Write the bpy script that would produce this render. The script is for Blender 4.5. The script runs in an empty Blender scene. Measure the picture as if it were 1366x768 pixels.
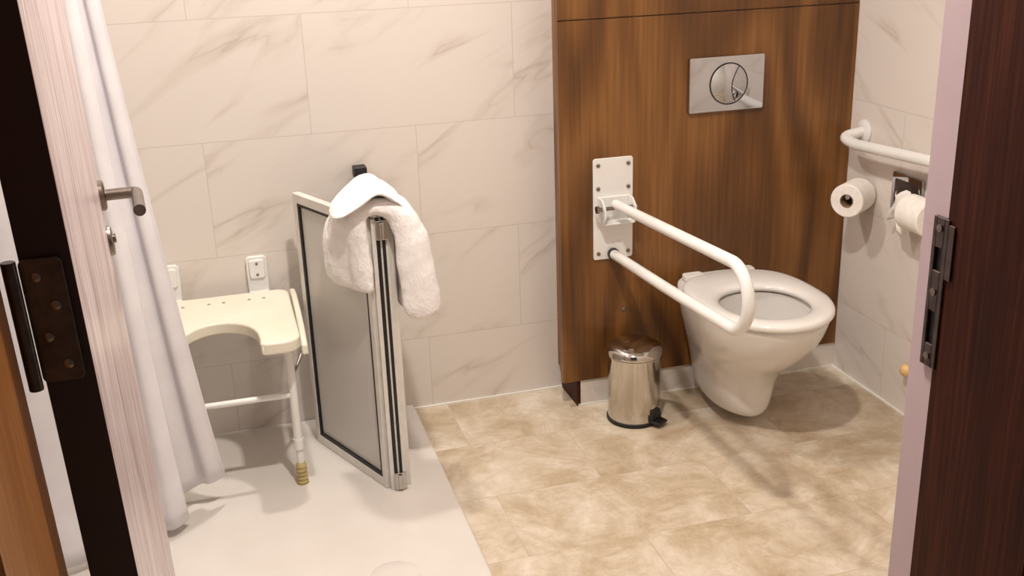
import bpy, bmesh, math, random
from mathutils import Vector, Matrix
random.seed(4)
S=bpy.context.scene
COL=S.collection
pi=math.pi
# ------------------------------------------------------------------ helpers
def thing(name,label,cat,loc):
    e=bpy.data.objects.new(name,None); e.empty_display_size=.05
    e.location=loc; COL.objects.link(e)
    e["label"]=label; e["category"]=cat
    return e
def wloc(o):
    v=Vector(o.location)
    while o.parent: o=o.parent; v+=Vector(o.location)
    return v
def mk(name,bm,mats,parent=None,label=None,cat=None,smooth=True,bevel=0,segs=2,subd=0,keep=False,kind=None,ang=40,shear=0):
    me=bpy.data.meshes.new(name)
    bmesh.ops.recalc_face_normals(bm,faces=bm.faces[:])
    bm.to_mesh(me); bm.free()
    if shear:
        for v in me.vertices: v.co.x-=shear*(v.co.z-1.1)
    if not isinstance(mats,(list,tuple)): mats=[mats]
    for m in mats: me.materials.append(m)
    o=bpy.data.objects.new(name,me); COL.objects.link(o)
    if not keep:
        xs=[v.co for v in me.vertices]
        lo=Vector([min(c[i] for c in xs) for i in range(3)]); hi=Vector([max(c[i] for c in xs) for i in range(3)])
        c=(lo+hi)/2
        if parent is None: c.z=lo.z
        me.transform(Matrix.Translation(-c)); o.location=c
    if parent is not None:
        o.parent=parent; o.location=Vector(o.location)-wloc(parent)
    if smooth:
        for p in me.polygons: p.use_smooth=True
        try: me.set_sharp_from_angle(angle=math.radians(ang))
        except Exception: pass
    if bevel:
        b=o.modifiers.new("b",'BEVEL'); b.width=bevel; b.segments=segs; b.limit_method='ANGLE'; b.angle_limit=math.radians(35)
        b.harden_normals=True
    if subd:
        s=o.modifiers.new("s",'SUBSURF'); s.levels=subd; s.render_levels=subd
    if label: o["label"]=label
    if cat: o["category"]=cat
    if kind: o["kind"]=kind
    return o
def box(bm,x0,x1,y0,y1,z0,z1,mi=0):
    vs=[bm.verts.new((x,y,z)) for z in (z0,z1) for (x,y) in ((x0,y0),(x1,y0),(x1,y1),(x0,y1))]
    for f in ((3,2,1,0),(4,5,6,7),(0,1,5,4),(1,2,6,5),(2,3,7,6),(3,0,4,7)):
        bm.faces.new([vs[i] for i in f]).material_index=mi
def B(*a):
    bm=bmesh.new(); box(bm,*a); return bm
def obox(bm,p0,p1,z0,z1,th,mi=0):
    p0=Vector(p0);p1=Vector(p1); d=(p1-p0).normalized(); n=Vector((-d.y,d.x))*th/2
    q=[p0-n,p1-n,p1+n,p0+n]
    vs=[bm.verts.new((c.x,c.y,z)) for z in (z0,z1) for c in q]
    for f in ((3,2,1,0),(4,5,6,7),(0,1,5,4),(1,2,6,5),(2,3,7,6),(3,0,4,7)):
        bm.faces.new([vs[i] for i in f]).material_index=mi
def rings(bm,rs,cap0=True,cap1=True,closed=True,mi=0):
    V=[[bm.verts.new(p) for p in r] for r in rs]; n=len(rs[0])
    for a,b in zip(V,V[1:]):
        for i in range(n if closed else n-1):
            j=(i+1)%n
            bm.faces.new((a[i],a[j],b[j],b[i])).material_index=mi
    if cap0: bm.faces.new(V[0][::-1]).material_index=mi
    if cap1: bm.faces.new(V[-1]).material_index=mi
    return V
def tube(bm,pts,r,n=16,cap=True,mi=0):
    P=[Vector(p) for p in pts]; m=len(P)
    R=r if isinstance(r,(list,tuple)) else [r]*m
    T=[(P[min(i+1,m-1)]-P[max(i-1,0)]).normalized() for i in range(m)]
    a=Vector((0,0,1)) if abs(T[0].z)<.9 else Vector((1,0,0))
    nrm=(a-T[0]*a.dot(T[0])).normalized(); rs=[]
    for i in range(m):
        nrm=(nrm-T[i]*nrm.dot(T[i])).normalized(); b=T[i].cross(nrm)
        rs.append([P[i]+(nrm*math.cos(2*pi*k/n)+b*math.sin(2*pi*k/n))*R[i] for k in range(n)])
    rings(bm,rs,cap,cap,mi=mi)
def lathe(bm,prof,c=(0,0,0),axis='z',n=48,M=None,mi=0,cap0=True,cap1=True):
    rs=[]
    for r,h in prof:
        ring=[]
        for k in range(n):
            t=2*pi*k/n
            v=Vector((r*math.cos(t),r*math.sin(t),h))
            if axis=='x': v=Vector((v.z,v.x,v.y))
            if axis=='y': v=Vector((v.x,v.z,v.y))
            if M: v=M@v
            ring.append(v+Vector(c))
        rs.append(ring)
    rings(bm,rs,cap0,cap1,mi=mi)
def fillet(pts,rad,n=8):
    P=[Vector(p) for p in pts]; out=[P[0]]
    for i in range(1,len(P)-1):
        a=(P[i-1]-P[i]); b=(P[i+1]-P[i]); r=min(rad,a.length*.49,b.length*.49)
        s=P[i]+a.normalized()*r; e=P[i]+b.normalized()*r
        for k in range(n+1):
            t=k/n; out.append(s*(1-t)**2+P[i]*2*t*(1-t)+e*t*t)
    out.append(P[-1]); return out
def rrect(x0,x1,y0,y1,r,n=6):
    o=[]
    for cx,cy,a0 in ((x1-r,y1-r,0),(x0+r,y1-r,pi/2),(x0+r,y0+r,pi),(x1-r,y0+r,1.5*pi)):
        for k in range(n+1):
            a=a0+pi/2*k/n; o.append((cx+r*math.cos(a),cy+r*math.sin(a)))
    return o
def prism(bm,pts,a,b,plane='xy',mi=0):
    f={'xy':lambda u,v,w:(u,v,w),'xz':lambda u,v,w:(u,w,v),'yz':lambda u,v,w:(w,u,v)}[plane]
    rings(bm,[[Vector(f(u,v,a)) for u,v in pts],[Vector(f(u,v,b)) for u,v in pts]],mi=mi)
# ------------------------------------------------------------------ materials
def srgb(r,g,b):
    f=lambda c:(c/255/12.92) if c/255<=.04045 else ((c/255+.055)/1.055)**2.4
    return (f(r),f(g),f(b),1)
def base(name,col=(200,200,200),rough=.5,metal=0,**k):
    m=bpy.data.materials.new(name); m.use_nodes=True; nt=m.node_tree
    p=nt.nodes["Principled BSDF"]; p.inputs["Base Color"].default_value=srgb(*col)
    p.inputs["Roughness"].default_value=rough; p.inputs["Metallic"].default_value=metal
    for a,v in k.items(): p.inputs[a].default_value=v
    return m,nt,p
def N(nt,t,**k):
    n=nt.nodes.new(t)
    for a,v in k.items():
        if a in n.inputs: n.inputs[a].default_value=v
        else: setattr(n,a,v)
    return n
def ramp(nt,fac,stops):
    r=nt.nodes.new("ShaderNodeValToRGB"); e=r.color_ramp.elements
    while len(e)<len(stops): e.new(.5)
    for el,(p,c) in zip(e,stops): el.position=p; el.color=c if len(c)==4 else srgb(*c)
    nt.links.new(fac,r.inputs[0]); return r.outputs[0]
def varied(name,c1,c2,scale=20,rough=.4,metal=0,bump=0,bscale=200,**k):
    m,nt,p=base(name,c1,rough,metal,**k)
    tc=N(nt,"ShaderNodeTexCoord"); no=N(nt,"ShaderNodeTexNoise",Scale=scale,Detail=4.0)
    nt.links.new(tc.outputs["Object"],no.inputs["Vector"])
    nt.links.new(ramp(nt,no.outputs["Fac"],[(.3,c1),(.7,c2)]),p.inputs["Base Color"])
    if bump:
        n2=N(nt,"ShaderNodeTexNoise",Scale=bscale,Detail=3.0); nt.links.new(tc.outputs["Object"],n2.inputs["Vector"])
        b=N(nt,"ShaderNodeBump",Strength=bump,Distance=.002); nt.links.new(n2.outputs["Fac"],b.inputs["Height"]); nt.links.new(b.outputs[0],p.inputs["Normal"])
    return m
def tile_mat(name,axis,su,sv):
    m,nt,p=base(name,(222,215,208),.22)
    p.inputs["Specular IOR Level"].default_value=.4
    L=nt.links.new
    g=N(nt,"ShaderNodeNewGeometry"); sp=N(nt,"ShaderNodeSeparateXYZ"); L(g.outputs["Position"],sp.inputs[0])
    au=N(nt,"ShaderNodeMath",operation='ADD'); au.inputs[1].default_value=su; L(sp.outputs[axis],au.inputs[0])
    av=N(nt,"ShaderNodeMath",operation='ADD'); av.inputs[1].default_value=sv; L(sp.outputs["Z"],av.inputs[0])
    cb=N(nt,"ShaderNodeCombineXYZ"); L(au.outputs[0],cb.inputs[0]); L(av.outputs[0],cb.inputs[1])
    br=N(nt,"ShaderNodeTexBrick",offset=.5,offset_frequency=2)
    for a,v in (("Scale",1.0),("Mortar Size",.0012),("Mortar Smooth",.3),("Brick Width",.6),("Row Height",.332),("Bias",0.0)): br.inputs[a].default_value=v
    br.inputs["Color1"].default_value=(0,0,0,1); br.inputs["Color2"].default_value=(1,1,1,1)
    L(cb.outputs[0],br.inputs["Vector"])
    ad=N(nt,"ShaderNodeVectorMath",operation='MULTIPLY_ADD'); L(br.outputs["Color"],ad.inputs[0]); ad.inputs[1].default_value=(3,5,2); L(cb.outputs[0],ad.inputs[2])
    rt=N(nt,"ShaderNodeMapping"); rt.inputs["Rotation"].default_value=(0,0,-.55); L(ad.outputs[0],rt.inputs["Vector"])
    mp=N(nt,"ShaderNodeMapping"); mp.inputs["Scale"].default_value=(1.0,3.4,1); L(rt.outputs[0],mp.inputs["Vector"])
    no=N(nt,"ShaderNodeTexNoise",Scale=1.5,Detail=4.0,Roughness=.5,Distortion=.5); L(mp.outputs[0],no.inputs["Vector"])
    s1=N(nt,"ShaderNodeMath",operation='SUBTRACT'); s1.inputs[1].default_value=.5; L(no.outputs["Fac"],s1.inputs[0])
    s2=N(nt,"ShaderNodeMath",operation='ABSOLUTE'); L(s1.outputs[0],s2.inputs[0])
    vein=ramp(nt,s2.outputs[0],[(0,(199,187,177)),(.010,(211,201,192)),(.06,(224,216,209))])
    n2=N(nt,"ShaderNodeTexNoise",Scale=2.2,Detail=3.0); L(mp.outputs[0],n2.inputs["Vector"])
    mask=ramp(nt,n2.outputs["Fac"],[(.42,(0,0,0,1)),(.60,(1,1,1,1))])
    mx=N(nt,"ShaderNodeMix",data_type='RGBA'); L(mask,mx.inputs[0]); mx.inputs[6].default_value=srgb(224,216,209); L(vein,mx.inputs[7])
    m2=N(nt,"ShaderNodeMix",data_type='RGBA'); L(br.outputs["Fac"],m2.inputs[0]); L(mx.outputs[2],m2.inputs[6]); m2.inputs[7].default_value=srgb(204,195,186)
    L(m2.outputs[2],p.inputs["Base Color"])
    b=N(nt,"ShaderNodeBump",Strength=.2,Distance=.001,invert=True); L(br.outputs["Fac"],b.inputs["Height"]); L(b.outputs[0],p.inputs["Normal"])
    return m
def wood_mat(name,cd,cm,cl,rough=.35,scale=1.0,zs=.12,fine=.5,freq=16.0,amp=.10,spec=.5):
    m,nt,p=base(name,cm,rough); L=nt.links.new; p.inputs["Specular IOR Level"].default_value=spec
    g=N(nt,"ShaderNodeNewGeometry")
    mp=N(nt,"ShaderNodeMapping"); mp.inputs["Scale"].default_value=(scale,scale,zs*scale*2); L(g.outputs["Position"],mp.inputs["Vector"])
    wn=N(nt,"ShaderNodeTexNoise",Scale=3.2,Detail=1.5,Roughness=.4,Distortion=.2); L(mp.outputs[0],wn.inputs["Vector"])
    mu=N(nt,"ShaderNodeMath",operation='MULTIPLY'); mu.inputs[1].default_value=freq*6.28/2; L(wn.outputs["Fac"],mu.inputs[0])
    sn=N(nt,"ShaderNodeMath",operation='SINE'); L(mu.outputs[0],sn.inputs[0])
    fn=N(nt,"ShaderNodeTexNoise",Scale=90.0,Detail=3.0,Roughness=.5)
    mp2=N(nt,"ShaderNodeMapping"); mp2.inputs["Scale"].default_value=(scale,scale,.035*scale); L(g.outputs["Position"],mp2.inputs["Vector"]); L(mp2.outputs[0],fn.inputs["Vector"])
    f2=N(nt,"ShaderNodeMath",operation='MULTIPLY_ADD'); L(fn.outputs["Fac"],f2.inputs[0]); f2.inputs[1].default_value=fine; f2.inputs[2].default_value=.5-fine/2
    a=N(nt,"ShaderNodeMath",operation='MULTIPLY_ADD'); L(sn.outputs[0],a.inputs[0]); a.inputs[1].default_value=amp; L(f2.outputs[0],a.inputs[2])
    L(ramp(nt,a.outputs[0],[(.3,cd),(.5,cm),(.7,cl)]),p.inputs["Base Color"])
    b=N(nt,"ShaderNodeBump",Strength=.1,Distance=.0005); L(fn.outputs["Fac"],b.inputs["Height"]); L(b.outputs[0],p.inputs["Normal"])
    return m
def floor_mat():
    m,nt,p=base("vinyl_floor",(180,155,125),.34); L=nt.links.new
    g=N(nt,"ShaderNodeNewGeometry")
    br=N(nt,"ShaderNodeTexBrick",offset=.5)
    for a,v in (("Scale",1.0),("Mortar Size",.0014),("Mortar Smooth",.5),("Brick Width",.6),("Row Height",.3)): br.inputs[a].default_value=v
    br.inputs["Color1"].default_value=(0,0,0,1); br.inputs["Color2"].default_value=(1,1,1,1)
    L(g.outputs["Position"],br.inputs["Vector"])
    ad=N(nt,"ShaderNodeVectorMath",operation='MULTIPLY_ADD'); L(br.outputs["Color"],ad.inputs[0]); ad.inputs[1].default_value=(.7,.5,0); L(g.outputs["Position"],ad.inputs[2])
    n1=N(nt,"ShaderNodeTexNoise",Scale=4.6,Detail=8.0,Roughness=.66,Distortion=.7); L(ad.outputs[0],n1.inputs["Vector"])
    c1=ramp(nt,n1.outputs["Fac"],[(.32,(180,160,134)),(.46,(200,184,160)),(.58,(217,205,187)),(.70,(229,220,207))])
    n2=N(nt,"ShaderNodeTexNoise",Scale=18.0,Detail=7.0,Roughness=.75,Distortion=1.0); L(ad.outputs[0],n2.inputs["Vector"])
    c2=ramp(nt,n2.outputs["Fac"],[(.35,(224,214,198)),(.6,(255,253,250))])
    mx=N(nt,"ShaderNodeMix",data_type='RGBA',blend_type='MULTIPLY'); mx.inputs[0].default_value=.6; L(c1,mx.inputs[6]); L(c2,mx.inputs[7])
    f=N(nt,"ShaderNodeMath",operation='MULTIPLY'); f.inputs[1].default_value=.3; L(br.outputs["Fac"],f.inputs[0])
    m2=N(nt,"ShaderNodeMix",data_type='RGBA'); L(f.outputs[0],m2.inputs[0]); L(mx.outputs[2],m2.inputs[6]); m2.inputs[7].default_value=srgb(165,146,120)
    L(m2.outputs[2],p.inputs["Base Color"])
    return m
M_back=tile_mat("marble_tile_back","X",.346,.094)
M_side=tile_mat("marble_tile_side","Y",.726,.094)
M_floor=floor_mat()
M_wood=wood_mat("walnut_veneer",(80,50,22),(110,71,33),(136,93,48),.32,1.0,.12,.40,11.0,.13,.4)
M_dark=wood_mat("dark_mahogany",(40,17,11),(58,26,15),(78,38,22),.55,2,.12,.8,8.0,.05,.12)
M_orange=wood_mat("lacquered_wood",(122,76,38),(146,94,48),(166,112,62),.4,2,.12,.6,6.0,.05,.3)
M_glare=wood_mat("wood_glare",(140,112,114),(192,172,173),(220,208,210),.3,1.6,.05,1.5,5.0,.05)  # door face wood, its colour paled to carry the glare
M_pink=varied("pale_mauve",(202,182,187),(194,173,179),6,.4)  # even pale mauve tone for the jamb rebate strip
M_dkred=varied("dark_red_edge",(34,10,9),(44,14,12),15,.5)
M_tray=varied("white_acrylic",(222,216,210),(216,209,202),5,.14)
M_white=varied("white_powder_coat",(236,235,232),(230,228,224),9,.28)
M_cer=varied("glazed_ceramic",(226,222,218),(219,214,209),5,.08); M_cer.node_tree.nodes["Principled BSDF"].inputs["Coat Weight"].default_value=.4
M_seatp=varied("toilet_seat_plastic",(234,231,227),(228,224,219),7,.15)
M_ivory=varied("ivory_plastic",(234,229,213),(227,220,200),8,.35)
M_foot=varied("yellowed_rubber",(196,178,126),(176,158,104),40,.55)
M_chrome=varied("chrome",(200,201,204),(182,184,188),5,.04,1.0)
M_steel=varied("brushed_steel",(150,140,132),(128,118,110),60,.3,1.0)
M_stl2=varied("polished_steel",(210,206,200),(195,190,184),8,.10,1.0)
M_bronze=varied("dark_bronze",(98,88,84),(78,68,65),50,.35,.85)
M_alu=varied("white_aluminium",(226,223,217),(216,212,205),30,.3,.15)
M_black=varied("black_rubber",(16,15,15),(24,22,22),60,.5)
M_towel=varied("terry_cloth",(250,247,246),(243,238,236),40,.95,0,.8,420)
M_curt=varied("curtain_fabric",(236,233,237),(228,224,229),12,.8,0,.2,900)
M_paper=varied("tissue_paper",(244,240,234),(236,230,223),60,.95,0,.5,300)
M_card=varied("cardboard",(150,124,96),(135,110,84),60,.9)
M_caulk=varied("white_sealant",(240,237,232),(232,228,220),30,.5)
M_ceil=varied("ceiling_paint",(236,232,226),(230,226,220),3,.8)
M_orangep=varied("orange_plastic",(236,200,140),(226,188,122),30,.4)
M_water,_nt,_p=base("toilet_water",(165,165,162),.03)
M_hole=varied("hole_shadow",(150,140,118),(140,130,108),30,.6)
M_glass,_nt,_p=base("frosted_glass",(222,219,214),.4)
_p.inputs["Transmission Weight"].default_value=.15; _p.inputs["IOR"].default_value=1.3
_tc=N(_nt,"ShaderNodeTexCoord"); _v=N(_nt,"ShaderNodeTexVoronoi",Scale=240.0); _nt.links.new(_tc.outputs["Object"],_v.inputs["Vector"])
_b=N(_nt,"ShaderNodeBump",Strength=.4,Distance=.001); _nt.links.new(_v.outputs["Distance"],_b.inputs["Height"]); _nt.links.new(_b.outputs[0],_p.inputs["Normal"])
M_lamp,_nt,_p=base("lamp_diffuser",(255,240,220),.5); _p.inputs["Emission Color"].default_value=(1,.94,.87,1); _p.inputs["Emission Strength"].default_value=3

XL,XR,YF,H=-1.3,1.295,-2.066,2.5
SH=.028
# ------------------------------------------------------------------ room shell
def st(name,bm,mat,label=None,**k): return mk(name,bm,mat,kind="structure",keep=True,smooth=False,**k)
st("floor",B(-2.2,2.2,-4.2,.12,-.1,0),M_floor)
st("ceiling",B(-2.2,2.2,-4.2,.12,H,H+.1),M_ceil)
st("wall_back",B(XL-.1,XR+.1,0,.12,0,H),M_back)
st("wall_right",B(XR,XR+.1,YF,0,0,H),M_side)
st("wall_left",B(XL-.1,XL,YF,0,0,H),M_side)
bm=bmesh.new(); box(bm,-2.2,-.87,YF-.19,YF,0,H); box(bm,.195,2.2,YF-.19,YF,0,H); box(bm,-.87,.195,YF-.19,YF,2.12,H)
st("wall_front",bm,M_ceil)
bm=bmesh.new(); box(bm,-.855,-.808,YF-.2,YF+.004,0,2.12)
st("trim_1",bm,M_orange,shear=SH)
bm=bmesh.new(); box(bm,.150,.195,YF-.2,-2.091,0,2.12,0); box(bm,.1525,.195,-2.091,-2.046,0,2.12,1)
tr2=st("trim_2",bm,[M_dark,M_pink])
bm=bmesh.new(); box(bm,-.82,.150,YF-.2,YF,2.08,2.12)
st("trim_3",bm,M_dark)
def plate_holes(bm,y0,y1,z0,z1,holes,x0,x1):
    hy0,hy1=holes[0][0],holes[0][1]
    box(bm,x0,x1,y0,hy0,z0,z1); box(bm,x0,x1,hy1,y1,z0,z1)
    prev=z0
    for h in sorted(holes,key=lambda h:h[2]):
        box(bm,x0,x1,hy0,hy1,prev,h[2]); prev=h[3]
    box(bm,x0,x1,hy0,hy1,prev,z1)
bm=bmesh.new()
plate_holes(bm,-2.096,-2.070,.972,1.150,[(-2.089,-2.076,1.000,1.040),(-2.089,-2.076,1.088,1.115)],.1475,.1525)
box(bm,.1475,.1500,-2.106,-2.096,1.082,1.145)
mk("strike_plate",bm,M_bronze,tr2,"dark metal strike plate",bevel=.001)
for z in (.985,1.063,1.138):
    bm=bmesh.new(); lathe(bm,[(.0045,.1455),(.0045,.1480)],(0,-2.0825,z),'x',16); mk("screw",bm,M_steel,tr2)
for za,zb in ((1.000,1.040),(1.088,1.115)):
    bm=B(.1515,.1530,-2.089,-2.076,za,zb); mk("latch_recess",bm,M_black,tr2)

PY=-.154
st("trim_4",B(-.108,.39,-.006,0,0,.006),M_caulk)
st("trim_5",B(XR-.006,XR,YF,PY,0,.006),M_caulk)
st("trim_6",B(.39,XR-.006,PY-.004,PY+.002,0,.006),M_caulk)
st("baseboard_back",B(.398,XR,PY,-.01,0,.088),M_back)
bm=bmesh.new(); box(bm,.339,XR-.001,PY-.006,PY+.016,.088,1.186); box(bm,.339,XR-.001,PY-.006,PY+.016,1.190,H-.001)
box(bm,.345,XR-.001,PY+.002,PY+.014,1.18,1.2,0)
box(bm,.375,.39,PY+.016,-.001,.088,H-.001); box(bm,.386,.3975,PY,-.001,0.0,.088,1)
cp=mk("cistern_panel",bm,[M_wood,M_dark],keep=True,label="tall walnut veneer panel boxing in the cistern behind the toilet",cat="wall panel",smooth=False)
bm=bmesh.new(); lathe(bm,[(.009,PY-.006),(.009,PY-.0085),(.005,PY-.010)],(.54,0,.31),'y',20)
mk("screw_cap",bm,M_steel,cp)

# ------------------------------------------------------------------ flush plate
wb=PY-.0065
fx,fz=.858,.980; y0=wb
fp=thing("flush_plate","polished chrome dual flush plate on the walnut panel","flush plate",(fx,y0,fz-.08))
bm=bmesh.new(); prism(bm,rrect(fx-.121,fx+.121,fz-.081,fz+.081,.006),y0,y0-.014,'xz'); mk("plate",bm,M_chrome,fp,bevel=.003,segs=3)
bm=bmesh.new(); R=.060
rings(bm,[[Vector((fx+.005+r*math.cos(t*pi/32),y,fz+r*math.sin(t*pi/32))) for t in range(64)] for r,y in ((R+.002,y0-.013),(R+.002,y0-.0155),(R-.002,y0-.0155),(R-.002,y0-.013))],False,False)
mk("button_ring",bm,M_black,fp)
def dome(r): return y0-.0155-.012*(1-(r/(R-.002))**2)
bm=bmesh.new(); pts=[]
for k in range(21):
    t=-1+k/10; px=.026-.022*(1-t*t)+.006*t; pz=t*.050
    pts.append((fx+.005+px,dome(math.hypot(px,pz))-.0006,fz+pz))
tube(bm,pts,.0013,6); mk("button_seam",bm,M_black,fp)
bm=bmesh.new(); lathe(bm,[(R-.002,y0-.013)]+[(max(.0006,(R-.002)*(1-k/12)),dome((R-.002)*(1-k/12))) for k in range(13)],(fx+.005,0,fz),'y',64); mk("flush_button",bm,M_chrome,fp,ang=60)

# ------------------------------------------------------------------ toilet
tx=.83
def outline(hw,ym,yf,yb,z,e=3.2,n=64,ef=2.0,dx=0):
    r=[]
    for k in range(n):
        t=2*pi*k/n; s,c=math.sin(t),math.cos(t)
        if c>=0:
            r.append(Vector((tx+dx+hw*math.copysign(abs(s)**(2/ef),s),ym-(ym-yf)*abs(c)**(2/ef),z)))
        else:
            r.append(Vector((tx+dx+hw*math.copysign(abs(s)**(2/e),s),ym+(yb-ym)*abs(c)**(2/e),z)))
    return r
to=thing("toilet","white wall-hung ceramic toilet with seat down, no lid","toilet",(tx,wb,0.04))
bm=bmesh.new()
key=[(.034,.050,-.34,-.450,.045),(.042,.072,-.34,-.480,.062),(.061,.088,-.34,-.495,.077),(.10,.096,-.35,-.502,.087),(.15,.103,-.36,-.514,.098),(.20,.118,-.37,-.552,.110),(.25,.144,-.40,-.614,.125),(.30,.165,-.43,-.664,.140),(.34,.177,-.45,-.690,.153),(.37,.182,-.46,-.703,.162),(.388,.184,-.47,-.707,.166),(.396,.181,-.47,-.703,.164)]
def interp(z):
    ks=key
    for i in range(len(ks)-1):
        if z<=ks[i+1][0]+1e-9:
            p0=ks[max(i-1,0)];p1=ks[i];p2=ks[i+1];p3=ks[min(i+2,len(ks)-1)]; t=(z-p1[0])/(p2[0]-p1[0]); out=[z]
            for j in range(1,5):
                m1=(p2[j]-p0[j])/(p2[0]-p0[0])*(p2[0]-p1[0]); m2=(p3[j]-p1[j])/(p3[0]-p1[0])*(p2[0]-p1[0])
                out.append((2*t**3-3*t*t+1)*p1[j]+(t**3-2*t*t+t)*m1+(-2*t**3+3*t*t)*p2[j]+(t**3-t*t)*m2)
            return out
zs=[.034,.037,.042,.050,.061]+[.061+.0147*k for k in range(1,22)]+[.376,.382,.388,.393,.396]
rs=[]
for z in zs:
    _,hw,ym,yf,hwb=interp(z); r=outline(hw,ym,yf,wb,z,3.4)
    for v in r:
        if v.y>ym:
            q=(v.y-ym)/(wb-ym); v.x=tx+(v.x-tx)*(1-(1-hwb/hw)*q)
    rs.append(r)
rs.append(outline(.150,-.50,-.665,-.30,.397,2.2)); rs.append(outline(.132,-.515,-.660,-.370,.394,2)); rs.append(outline(.130,-.515,-.657,-.373,.36,2))
rs.append(outline(.112,-.51,-.632,-.395,.29,2)); rs.append(outline(.080,-.49,-.575,-.41,.23,2)); rs.append(outline(.055,-.48,-.53,-.42,.19,2))
rings(bm,rs); mk("bowl",bm,M_cer,to,ang=60)
bm=bmesh.new(); rings(bm,[outline(.088,-.495,-.592,-.402,.245,2),outline(.088,-.495,-.592,-.402,.247,2)]); mk("water",bm,M_water,to)
bm=bmesh.new()
o=lambda d,z:outline(.189-d,-.485,-.720+d,-.235-d,z,3.0)
i=lambda d,z:outline(.124+d,-.515,-.650-d,-.378+d,z,2.1,dx=-.004)
R8=[o(.004,.400),o(0,.405),o(0,.413),o(.004,.419),o(.016,.423),i(.026,.423),i(.012,.420),i(.002,.414),i(0,.407),i(.003,.400)]
V=rings(bm,R8,False,False)
n=64
for k in range(n): bm.faces.new((V[-1][k],V[-1][(k+1)%n],V[0][(k+1)%n],V[0][k]))
mk("seat",bm,M_seatp,to,ang=70)
for sx in (-.085,.085):
    bm=bmesh.new(); prism(bm,rrect(tx+sx-.032,tx+sx+.032,-.238,-.196,.012),.3975,.416,'xy')
    mk("seat_hinge",bm,M_seatp,to,bevel=.004,segs=3)

# ------------------------------------------------------------------ drop-down rail
rx=.50
gr=thing("folding_grab_rail","white powder-coated drop-down support rail on the walnut panel","grab rail",(rx,wb,.48))
bm=bmesh.new(); prism(bm,rrect(.440,.565,.480,.790,.008),wb,wb-.006,'xz'); mk("mounting_plate",bm,M_white,gr,bevel=.0015)
for sx,sz in ((.455,.77),(.55,.77),(.455,.70),(.55,.70),(.455,.50),(.55,.50)):
    bm=bmesh.new(); lathe(bm,[(.006,wb-.006),(.006,wb-.009),(.003,wb-.011)],(sx,0,sz),'y',16); mk("screw",bm,M_steel,gr)
bm=bmesh.new()
yb_=wb-.006
def cheek(x0,x1):
    prism(bm,[(yb_,.675),(yb_-.035,.675),(yb_-.062,.655),(yb_-.066,.625),(yb_-.05,.600),(yb_,.600)],x0,x1,'yz')
cheek(.452,.457); cheek(.548,.553)
box(bm,.457,.548,yb_-.052,yb_,.600,.605); box(bm,.457,.548,yb_-.008,yb_,.60,.675)
mk("pivot_bracket",bm,M_white,gr,bevel=.0015)
bm=bmesh.new(); tube(bm,[(.440,yb_-.040,.648),(.565,yb_-.040,.648)],.006,12); lathe(bm,[(.011,.434),(.011,.442)],(0,yb_-.04,.648),'x',16); mk("pivot_pin",bm,M_steel,gr)
bm=bmesh.new()
ys,ye=wb-.035,-.935
pts=[(rx,ys,.655)]
cz=(.704+.542)/2; rr=(.704-.542)/2
pts.append((rx,(ys+ye)/2,(.655+.704)/2))
for k in range(17):
    a=pi/2-pi*k/16; pts.append((rx,ye-rr*math.cos(a),cz+rr*math.sin(a)))
pts+= [(rx,(ys+ye)/2,.517),(rx,wb-.02,.497)]
tube(bm,pts,.0150,20); mk("rail",bm,M_white,gr,ang=60)
bm=bmesh.new(); lathe(bm,[(.016,wb-.006),(.018,wb-.010),(.018,wb-.020),(.014,wb-.024)],(rx,0,.497),'y',24); mk("rubber_stop",bm,M_black,gr)

# ------------------------------------------------------------------ wall grab bar
gb=thing("wall_grab_bar","white tubular grab bar fixed to the tiled side wall","grab bar",(XR,-.5,.77))
bm=bmesh.new(); tube(bm,fillet([(XR-.004,-.235,.812),(1.225,-.222,.80),(1.222,-.29,.79),(1.222,-.80,.822),(1.222,-.88,.828),(XR-.004,-.89,.83)],.05,8),.0160,18); mk("bar",bm,M_white,gb,ang=60)
for y,z in ((-.235,.812),(-.89,.83)):
    bm=bmesh.new(); lathe(bm,[(.036,XR-.001),(.036,XR-.005),(.030,XR-.009),(.017,XR-.011)],(0,y,z),'x',32); mk("flange",bm,M_white,gb)
def roll(name,label,c,ax,r,L):
    ax=Vector(ax).normalized(); q=ax.to_track_quat('Z','Y').to_matrix().to_4x4()
    h=L/2; bm=bmesh.new()
    lathe(bm,[(.021,-h),(r-.003,-h),(r,-h+.003),(r,h-.003),(r-.003,h),(.021,h),(.021,-h)],c,'z',48,q,cap0=False,cap1=False)
    o=mk(name,bm,M_paper,None,label,"toilet roll")
    bm=bmesh.new(); lathe(bm,[(.0205,-h-.001),(.0205,h+.001),(.0185,h+.001),(.0185,-h-.001),(.0205,-h-.001)],c,'z',32,q,cap0=False,cap1=False); mk("cardboard_core",bm,M_card,o)
    return o
r1=roll("toilet_roll","spare white toilet roll on a wall spindle",(1.222,-.31,.630),(.82,.57,0),.051,.10)
r2=roll("toilet_roll","white toilet roll on the chrome holder",(1.238,-.610,.650),(.0,1,0),.050,.10)
sp=thing("roll_spindle","short chrome spindle holding the spare roll","roll holder",(XR,-.27,.63))
bm=bmesh.new(); tube(bm,[(1.292,-.262,.641),(1.235,-.301,.641),(1.185,-.336,.641)],.0072,12); lathe(bm,[(.018,XR-.001),(.018,XR-.006),(.008,XR-.008)],(0,-.262,.641),'x',24); mk("rod",bm,M_chrome,sp)
th=thing("toilet_roll_holder","chrome toilet roll holder with hanging torn tissue on tiled wall","roll holder",(XR,-.5,.6))
bm=bmesh.new(); prism(bm,rrect(-.545,-.405,.612,.728,.008),XR-.0005,XR-.010,'yz'); mk("back_plate",bm,M_chrome,th,bevel=.002)
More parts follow.
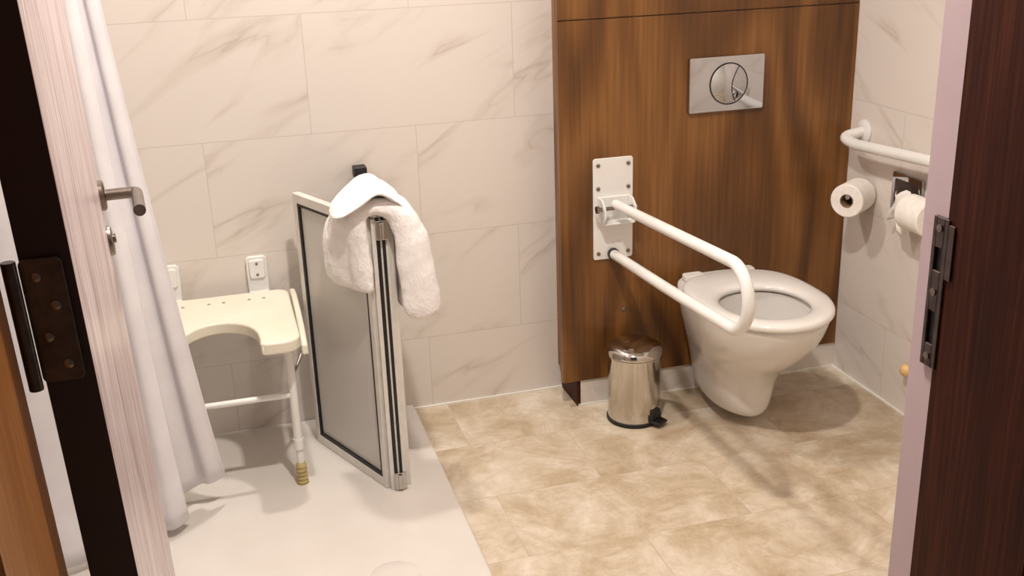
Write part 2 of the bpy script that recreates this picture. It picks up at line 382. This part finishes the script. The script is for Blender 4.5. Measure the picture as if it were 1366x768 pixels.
bm=bmesh.new(); prism(bm,rrect(-.53,-.42,.63,.71,.006),XR-.0099,XR-.0105,'yz'); mk("recess",bm,M_bronze,th)
bm=bmesh.new(); tube(bm,fillet([(XR-.006,-.53,.665),(1.238,-.535,.661),(1.238,-.68,.661)],.015),.0072,12); mk("arm",bm,M_chrome,th)
bm=bmesh.new()
g=[]
for a in range(9):
    row=[]
    for b_ in range(9):
        u,v=a/8,b_/8
        row.append(Vector((1.262-.012*math.sin(u*7+v*3)-.01*v,-.462-.078*u-.015*math.sin(v*5),.684-.090*v*(1-.25*math.sin(u*5))-.01*math.sin(u*9))))
    g.append(row)
rings(bm,g,False,False,closed=False); o=mk("tissue_sheet",bm,M_paper,th); s=o.modifiers.new("t",'SOLIDIFY'); s.thickness=.002
bs=thing("cord_bead","small round pale orange plastic bumper low on the tiled wall","bead",(XR,-.565,.158))  # pull-cord bead; cord left out, wall stub added
bm=bmesh.new(); lathe(bm,[(.010,XR-.0005),(.010,XR-.010),(.017,XR-.013),(.019,XR-.024),(.014,XR-.032),(.006,XR-.036),(.0005,XR-.0365)],(0,-.565,.158),'x',28); mk("cap",bm,M_orangep,bs)

# ------------------------------------------------------------------ pedal bin
bx,by=.524,-.285
pb=thing("pedal_bin","small polished steel pedal bin standing by the panel","bin",(bx,by,0))
bm=bmesh.new(); lathe(bm,[(.080,.014),(.080,.205),(.0815,.208),(.0815,.214),(.078,.216),(.076,.216)],(bx,by,0),n=64); mk("body",bm,M_stl2,pb)
bm=bmesh.new(); lathe(bm,[(.081,.0),(.083,.002),(.083,.012),(.080,.014)],(bx,by,0),n=64); mk("base_ring",bm,M_black,pb)
bm=bmesh.new(); lathe(bm,[(.079,.2165),(.0845,.217),(.0845,.232),(.080,.238),(.066,.246),(.04,.252),(.015,.254),(.0005,.2545)],(bx,by,0),n=64); mk("lid",bm,M_stl2,pb,ang=50)
pd=Vector((.50,-.86,0)).normalized(); sd=Vector((-pd.y,pd.x,0))
bm=bmesh.new()
def PB(a0,a1,w,z0,z1):
    q=[pd*a0-sd*w,pd*a1-sd*w*.8,pd*a1+sd*w*.8,pd*a0+sd*w]
    rings(bm,[[Vector((bx,by,z))+v for v in q] for z in (z0,z1)])
PB(.078,.112,.026,.012,.020); PB(.076,.088,.022,.018,.050)
mk("pedal",bm,M_black,pb,bevel=.003)
bm=B(bx-.022,bx+.022,by+.078,by+.092,.195,.232); mk("lid_hinge",bm,M_black,pb,bevel=.003)

# ------------------------------------------------------------------ shower tray
TZ=.018
bm=bmesh.new()
def trp(d,z): 
    r=.07
    pts=[(XL+.002,-.002),(XL+.002,-1.02+d)]
    cx,cy=-.108-r,-1.02+r
    for k in range(9):
        a=-pi/2+pi/2*k/8; pts.append((cx+(r-d)*math.cos(a),cy+(r-d)*math.sin(a)))
    pts+=[(-.108-d,-.002)]
    return [Vector((x,y,z)) for x,y in pts]
rings(bm,[trp(0,0),trp(0,TZ-.006),trp(.003,TZ-.001),trp(.008,TZ)])
tray=mk("shower_tray",bm,M_tray,label="low white acrylic shower tray with rounded corner",cat="shower tray",ang=50)
bm=bmesh.new(); lathe(bm,[(.058,TZ),(.058,TZ+.004),(.054,TZ+.006),(.02,TZ+.008),(.001,TZ+.008)],(-.33,-.905,0),n=48); mk("drain_cover",bm,M_tray,tray)

# ------------------------------------------------------------------ shower seat
ss=thing("shower_bench","white plastic fold-down shower seat with front cut-out and legs","shower seat",(-.66,-.25,TZ))
def arc(cx,cy,rx_,ry_,a0,a1,n): return [(cx+rx_*math.cos(a0+(a1-a0)*k/n),cy+ry_*math.sin(a0+(a1-a0)*k/n)) for k in range(n+1)]
xl,xr_,yr,yf_=-.865,-.462,-.06,-.480; mx_=-.6635
pts=arc(xr_-.035,yr-.035,.035,.035,0,pi/2,5)+arc(xl+.035,yr-.035,.035,.035,pi/2,pi,5)
pts+=arc(xl+.045,yf_+.045,.045,.045,pi,1.5*pi,6)
pts+=arc(xl+.085,yf_+.02,.02,.02,1.5*pi,1.85*pi,3)
pts+=[(mx_-.100,-.43)]
pts+=arc(mx_,-.41,.098,.125,pi,0,14)
pts+=[(mx_+.100,-.43)]
pts+=arc(xr_-.085,yf_+.02,.02,.02,1.15*pi,1.5*pi,3)
pts+=arc(xr_-.045,yf_+.045,.045,.045,-pi/2,0,6)
SZ=.475
bm=bmesh.new()
prism(bm,pts,SZ-.034,SZ,'xy')
mk("seat",bm,M_ivory,ss,bevel=.010,segs=4)
for dx in (-.13,-.09,-.02,.02,.09,.13):
    bm=bmesh.new(); lathe(bm,[(.005,SZ-.001),(.005,SZ+.0006)],(mx_+dx,-.125,0),n=12); mk("drain_hole",bm,M_hole,ss)
for cx in (-.785,-.540):
    bm=bmesh.new(); prism(bm,rrect(cx-.030,cx+.030,.440,.565,.012),-.001,-.014,'xz'); prism(bm,rrect(cx-.022,cx+.022,.50,.556,.008),-.013,-.022,'xz'); box(bm,cx-.028,cx+.028,-.065,-.012,.445,.462)
    br_=mk("wall_bracket",bm,M_white,ss,bevel=.003,segs=3)
    for z in (.545,.512):
        bm=bmesh.new(); lathe(bm,[(.004,-.0215),(.004,-.0235)],(cx,0,z),'y',12); mk("screw",bm,M_steel,br_)
for lx in (-.832,-.493):
    bm=bmesh.new(); tube(bm,[(lx,-.385,SZ-.03),(lx,-.385,.14)],.0115,16); tube(bm,[(lx,-.385,.125),(lx,-.385,.155)],.0145,16); tube(bm,[(lx,-.385,.14),(lx,-.385,TZ+.02)],.0095,16)
    lg=mk("leg",bm,M_white,ss,ang=50)
    bm=bmesh.new(); prof=[(.011,TZ+.065)]
    for k in range(5):
        z=TZ+.060-k*.012; prof+=[(.0125,z),(.0155,z-.004),(.0155,z-.008),(.0125,z-.0105)]
    prof+=[(.017,TZ+.002),(.017,TZ)]
    lathe(bm,prof,(lx,-.385,0),n=24); mk("rubber_foot",bm,M_foot,lg,"yellowed ribbed rubber foot")
bm=bmesh.new(); tube(bm,[(-.832,-.385,.285),(-.493,-.385,.285)],.0085,12); mk("crossbar",bm,M_white,ss)
for sx,lx in ((-1,-.882),(1,-.448)):
    bm=bmesh.new(); prism(bm,[(-.030,.462),(-.10,.466),(-.20,.455),(-.29,.435),(-.345,.405),(-.350,.378),(-.325,.372),(-.28,.395),(-.20,.420),(-.10,.434),(-.030,.436)],lx-.009,lx+.009,'yz')
    mk("side_arm",bm,M_ivory,ss,bevel=.006,segs=3)
    bm=bmesh.new(); tube(bm,[(lx-sx*.004,-.325,.385),(lx-sx*.045,-.385,.33)],.004,8); mk("locking_strut",bm,M_steel,ss)

# ------------------------------------------------------------------ folding half-height screen
sc=thing("shower_screen","half-height folding shower screen with aluminium frame and frosted glass","shower screen",(-.25,-.3,TZ))
Z0,Z1=.0185,.775
def panel(p0,p1,lab):
    p0=Vector(p0);p1=Vector(p1); d=(p1-p0).normalized()
    bm=bmesh.new(); w=.020
    obox(bm,p0,p0+d*w,Z0,Z1,.022); obox(bm,p1-d*w,p1,Z0,Z1,.022)
    obox(bm,p0+d*w,p1-d*w,Z1-.026,Z1,.022); obox(bm,p0+d*w,p1-d*w,Z0,Z0+.026,.022)
    fr=mk("folding_panel",bm,M_alu,sc,lab,bevel=.002)
    bm=bmesh.new(); a=p0+d*w;b=p1-d*w
    obox(bm,a,a+d*.009,Z0+.026,Z1-.026,.018); obox(bm,b-d*.009,b,Z0+.026,Z1-.026,.018)
    obox(bm,a,b,Z1-.034,Z1-.026,.018); obox(bm,a,b,Z0+.026,Z0+.036,.018)
    mk("rubber_seal",bm,M_black,fr)
    bm=bmesh.new(); obox(bm,a+d*.009,b-d*.009,Z0+.036,Z1-.034,.005); mk("glass_pane",bm,M_glass,fr)
    return fr
panel((-.418,-.145),(-.268,-.492),"folded outer panel with frosted glass")
panel((-.222,-.022),(-.222,-.492),"inner panel hinged to the wall")
for xa in (-.256,-.243):
    bm=B(xa,xa+.008,-.509,-.490,Z0,Z1); mk("edge_seal",bm,M_black,sc)
for xa in (-.268,-.2485,-.235):
    bm=B(xa,xa+.007 if xa>-.26 else xa+.011,-.507,-.484,Z0,Z1); mk("edge_profile",bm,M_alu,sc,bevel=.001)
for z in (Z0+.002,Z1-.052):
    bm=bmesh.new(); box(bm,-.258,-.226,-.518,-.508,z,z+.05); tube(bm,[(-.243,-.519,z+.004),(-.243,-.519,z+.046)],.006,12); mk("hinge",bm,M_stl2,sc,bevel=.002)
bm=B(-.234,-.210,-.022,-.001,Z0,Z1-.02); mk("wall_profile",bm,M_alu,sc,bevel=.002)
bm=bmesh.new(); box(bm,-.240,-.203,-.045,-.001,.772,.803); box(bm,-.236,-.214,-.06,-.01,.74,.773); mk("wall_clip",bm,M_black,sc,bevel=.003)

# ------------------------------------------------------------------ towels
def smooth_path(pts,n=5):
    P=[Vector(p) for p in pts]; out=[]
    for i in range(len(P)-1):
        p0=P[max(i-1,0)];p1=P[i];p2=P[i+1];p3=P[min(i+2,len(P)-1)]
        for k in range(n):
            t=k/n
            out.append(.5*((2*p1)+(p2-p0)*t+(2*p0-5*p1+4*p2-p3)*t*t+(-p0+3*p1-3*p2+p3)*t**3))
    out.append(P[-1]); return out
def towel(name,label,ctrl,mat,folds=60,fa=.2,ds=.0025,d1=.006,soft=.5):
    a=smooth_path([(c[0],c[1],c[5]) for c in ctrl]); b=smooth_path([(c[2],c[3],c[4]) for c in ctrl])
    bm=bmesh.new(); m=len(a); P=[Vector((v.x,0,v.y)) for v in a]; rs=[]
    for i_ in range(m):
        t=(P[min(i_+1,m-1)]-P[max(i_-1,0)]).normalized(); nn=Vector((-t.z,0,t.x))
        y0_,y1_,h=b[i_].x,b[i_].y,b[i_].z/2; K=44; ring=[]
        for k in range(K):
            an=2*pi*k/K; c,s=math.cos(an),math.sin(an)
            yc=(y0_+y1_)/2; yy=(y1_-y0_)/2*math.copysign(abs(c)**soft,c)
            off=h*math.copysign(abs(s)**.8,s)*(1+fa*math.sin(yy*folds+i_*.03))
            ring.append(P[i_]+nn*off+Vector((-yy*a[i_].z,yc+yy,0)))
        rs.append(ring)
    rings(bm,rs)
    o=mk(name,bm,mat,None,label,"towel",subd=2,ang=180)
    tx1=bpy.data.textures.new("folds",'CLOUDS'); tx1.noise_scale=.07
    d=o.modifiers.new("d1",'DISPLACE'); d.texture=tx1; d.strength=d1; d.mid_level=.5
    tx_=bpy.data.textures.new("terry",'CLOUDS'); tx_.noise_scale=.006
    d=o.modifiers.new("d",'DISPLACE'); d.texture=tx_; d.strength=ds; d.mid_level=.5
    return o
towel("bath_towel","thick white terry towel draped over the folded screen",
 [(-.322,.582,-.50,-.36,.014,.5),(-.323,.596,-.52,-.35,.036,.5),(-.326,.64,-.52,-.35,.042,.5),(-.324,.72,-.52,-.35,.044,.4),(-.308,.783,-.52,-.35,.042,.2),(-.262,.806,-.53,-.35,.038,0),(-.208,.794,-.54,-.35,.058,0),(-.178,.745,-.555,-.36,.076,0),(-.168,.67,-.56,-.36,.084,0),(-.160,.60,-.565,-.36,.090,0),(-.157,.55,-.565,-.36,.092,0),(-.157,.524,-.56,-.365,.078,0),(-.157,.508,-.545,-.38,.034,0)],M_towel,folds=75,fa=.26,d1=.010)
towel("face_towel","small folded white face towel lying on the draped towel",
 [(-.356,.778,-.47,-.40,.006,0),(-.337,.792,-.52,-.36,.016,0),(-.30,.820,-.55,-.34,.020,0),(-.262,.846,-.55,-.34,.021,0),(-.235,.846,-.55,-.35,.021,0),(-.198,.817,-.54,-.36,.018,0),(-.172,.790,-.52,-.38,.006,0)],M_towel,folds=28,fa=.25,ds=.0015,d1=.012)

# ------------------------------------------------------------------ shower curtain
bm=bmesh.new()
top_=[(-1.26,-.62),(-1.05,-.60),(-.93,-.585),(-.885,-.57),(-.895,-.555),(-.91,-.545),(-.89,-.53),(-.868,-.525)]
botm=[(-1.26,-.66),(-1.02,-.64),(-.88,-.58),(-.798,-.530),(-.815,-.49),(-.83,-.46),(-.76,-.435),(-.695,-.435)]
tp=smooth_path([(x,y,0) for x,y in top_],9); bp_=smooth_path([(x,y,0) for x,y in botm],9)
rows=[]; NZ=48
for r in range(NZ+1):
    f=r/NZ; row=[]
    for k,(a,b) in enumerate(zip(tp,bp_)):
        s=k/(len(tp)-1); zb=.045+.055*max(0,(s-.55)/.45)**.6; zt=2.15
        z=zt+(zb-zt)*f; g=f**1.3; gy=f**9
        px=a.x+(b.x-a.x)*g; py=a.y+(b.y-a.y)*gy
        wv=.010*math.sin(s*46)*(.5+.5*f)
        row.append(Vector((px+wv*.5,py+wv-.005,z)))
    rows.append(row)
rings(bm,rows,False,False,closed=False)
cu=mk("shower_curtain",bm,M_curt,None,"white fabric shower curtain hanging beside the shower seat","curtain",ang=180)
s=cu.modifiers.new("t",'SOLIDIFY'); s.thickness=.0015
bm=bmesh.new(); tube(bm,[(XL+.001,-.60,2.17),(-.80,-.60,2.17),(-.70,-.5,2.17),(-.70,-.001,2.17)],.012,12)
cr=mk("curtain_rail",bm,M_white,None,"white curved curtain rail fixed to the tiled walls","curtain rail")

# ------------------------------------------------------------------ door
hp=Vector((-.747,-2.046,0)); u=Vector((-.069,.94,0)).normalized(); nl=Vector((-u.y,u.x,0))
L=.942; T=.044
bm=bmesh.new()
q=[hp,hp+u*L,hp+u*L+nl*T,hp+nl*T]
vs=[bm.verts.new((c.x,c.y,z)) for z in (.008,2.06) for c in q]
for f,mi in (((3,2,1,0),1),((4,5,6,7),1),((0,1,5,4),0),((1,2,6,5),1),((2,3,7,6),0),((3,0,4,7),1)):
    bm.faces.new([vs[i] for i in f]).material_index=mi
door=mk("door_1",bm,[M_glare,M_dkred],kind="structure",label="open door leaf with grained face paled by painted glare and dark red edge",smooth=False,bevel=.001,shear=SH)
def DP(s,out,z): return hp+u*s-nl*out+Vector((0,0,z))
def dl(bm,prof,s,z,n=32,sz=1):
    c=DP(s,0,z); rs=[]
    for r,h in prof:
        rs.append([c+(-nl)*h+u*(r*math.cos(2*pi*k/n))+Vector((0,0,r*sz*math.sin(2*pi*k/n))) for k in range(n)])
    rings(bm,rs)
bm=bmesh.new(); dl(bm,[(.026,0),(.026,.006),(.023,.009),(.012,.010)],.890,1.05)
ha=mk("door_handle",bm,M_steel,door,"brushed steel lever handle",shear=SH)
bm=bmesh.new(); tube(bm,fillet([DP(.890,.008,1.05),DP(.890,.060,1.05),DP(.757,.060,1.05)],.012,6),.0098,20); mk("lever",bm,M_steel,ha,ang=50,shear=SH)
bm=bmesh.new(); dl(bm,[(.020,0),(.020,.005),(.018,.008),(.008,.009)],.885,.971,sz=1.3); dl(bm,[(.008,.008),(.008,.013)],.885,.975,16); mk("keyhole_cover",bm,M_steel,door,shear=SH)
bm=bmesh.new()
prism(bm,rrect(-.792,-.755,1.085,1.205,.006),-2.0535,-2.0500,'xz')
tube(bm,[(-.7975,-2.062,1.083),(-.7975,-2.062,1.207)],.0065,16)
hg=mk("door_hinge",bm,M_bronze,door,"dark bronze butt hinge",bevel=.0008,shear=SH)
for k,z in enumerate((1.102,1.13,1.16,1.188)):
    bm=bmesh.new(); lathe(bm,[(.0045,-2.0530),(.0045,-2.0545),(.0020,-2.0555)],(-.767 - (.012 if k%2 else 0),0,z),'y',16); mk("screw",bm,M_steel,hg,shear=SH)

# ------------------------------------------------------------------ lights
def down(x,y,e,size=.10,col=(1,.925,.85)):
    t=thing("ceiling_downlight","round recessed ceiling downlight with white trim","ceiling light",(x,y,H-.01))
    bm=bmesh.new(); lathe(bm,[(.095,H),(.095,H-.008),(.085,H-.012),(.075,H-.010),(.075,H)],(x,y,0),cap0=False,cap1=False); mk("trim_ring",bm,M_white,t)
    bm=bmesh.new(); lathe(bm,[(.074,H-.002),(.074,H-.004)],(x,y,0)); mk("diffuser",bm,M_lamp,t)
    t["group"]="recessed ceiling downlights"
    l=bpy.data.lights.new("downlight",'AREA'); l.shape='DISK'; l.size=size; l.energy=e; l.color=col
    o=bpy.data.objects.new("downlight",l); o.location=(x,y,H-.02); COL.objects.link(o)
down(-.20,-1.55,36)
down(-.35,-.30,18)
l=bpy.data.lights.new("jamb_fill",'AREA'); l.size=.5; l.energy=4; l.color=(1,.75,.5)  # added fill lamp that warms the left jamb, no fixture modelled
o=bpy.data.objects.new("jamb_fill",l); o.location=(.6,-3.6,2.3); COL.objects.link(o); o.rotation_euler=(math.radians(35),math.radians(-10),math.radians(20))
w=bpy.data.worlds.new("w"); S.world=w; w.use_nodes=True
w.node_tree.nodes["Background"].inputs[0].default_value=(.6,.52,.48,1); w.node_tree.nodes["Background"].inputs[1].default_value=.12

# ------------------------------------------------------------------ camera
f,yaw,pit,rol=1424.8,.269,.341,-.034
F=Vector((math.sin(yaw)*math.cos(pit),math.cos(yaw)*math.cos(pit),-math.sin(pit)))
R0=Vector((math.cos(yaw),-math.sin(yaw),0)); U0=R0.cross(F)
R_=R0*math.cos(rol)+U0*math.sin(rol); U_=U0*math.cos(rol)-R0*math.sin(rol)
cam=bpy.data.cameras.new("camera"); co=bpy.data.objects.new("camera",cam); COL.objects.link(co)
mt=Matrix((R_,U_,-F)).transposed().to_4x4(); mt.translation=Vector((-.612,-3.046,1.486)); co.matrix_world=mt
cam.sensor_width=36; cam.lens=f*36/1366; cam.clip_start=.02
S.camera=co
S.view_settings.view_transform='Standard'
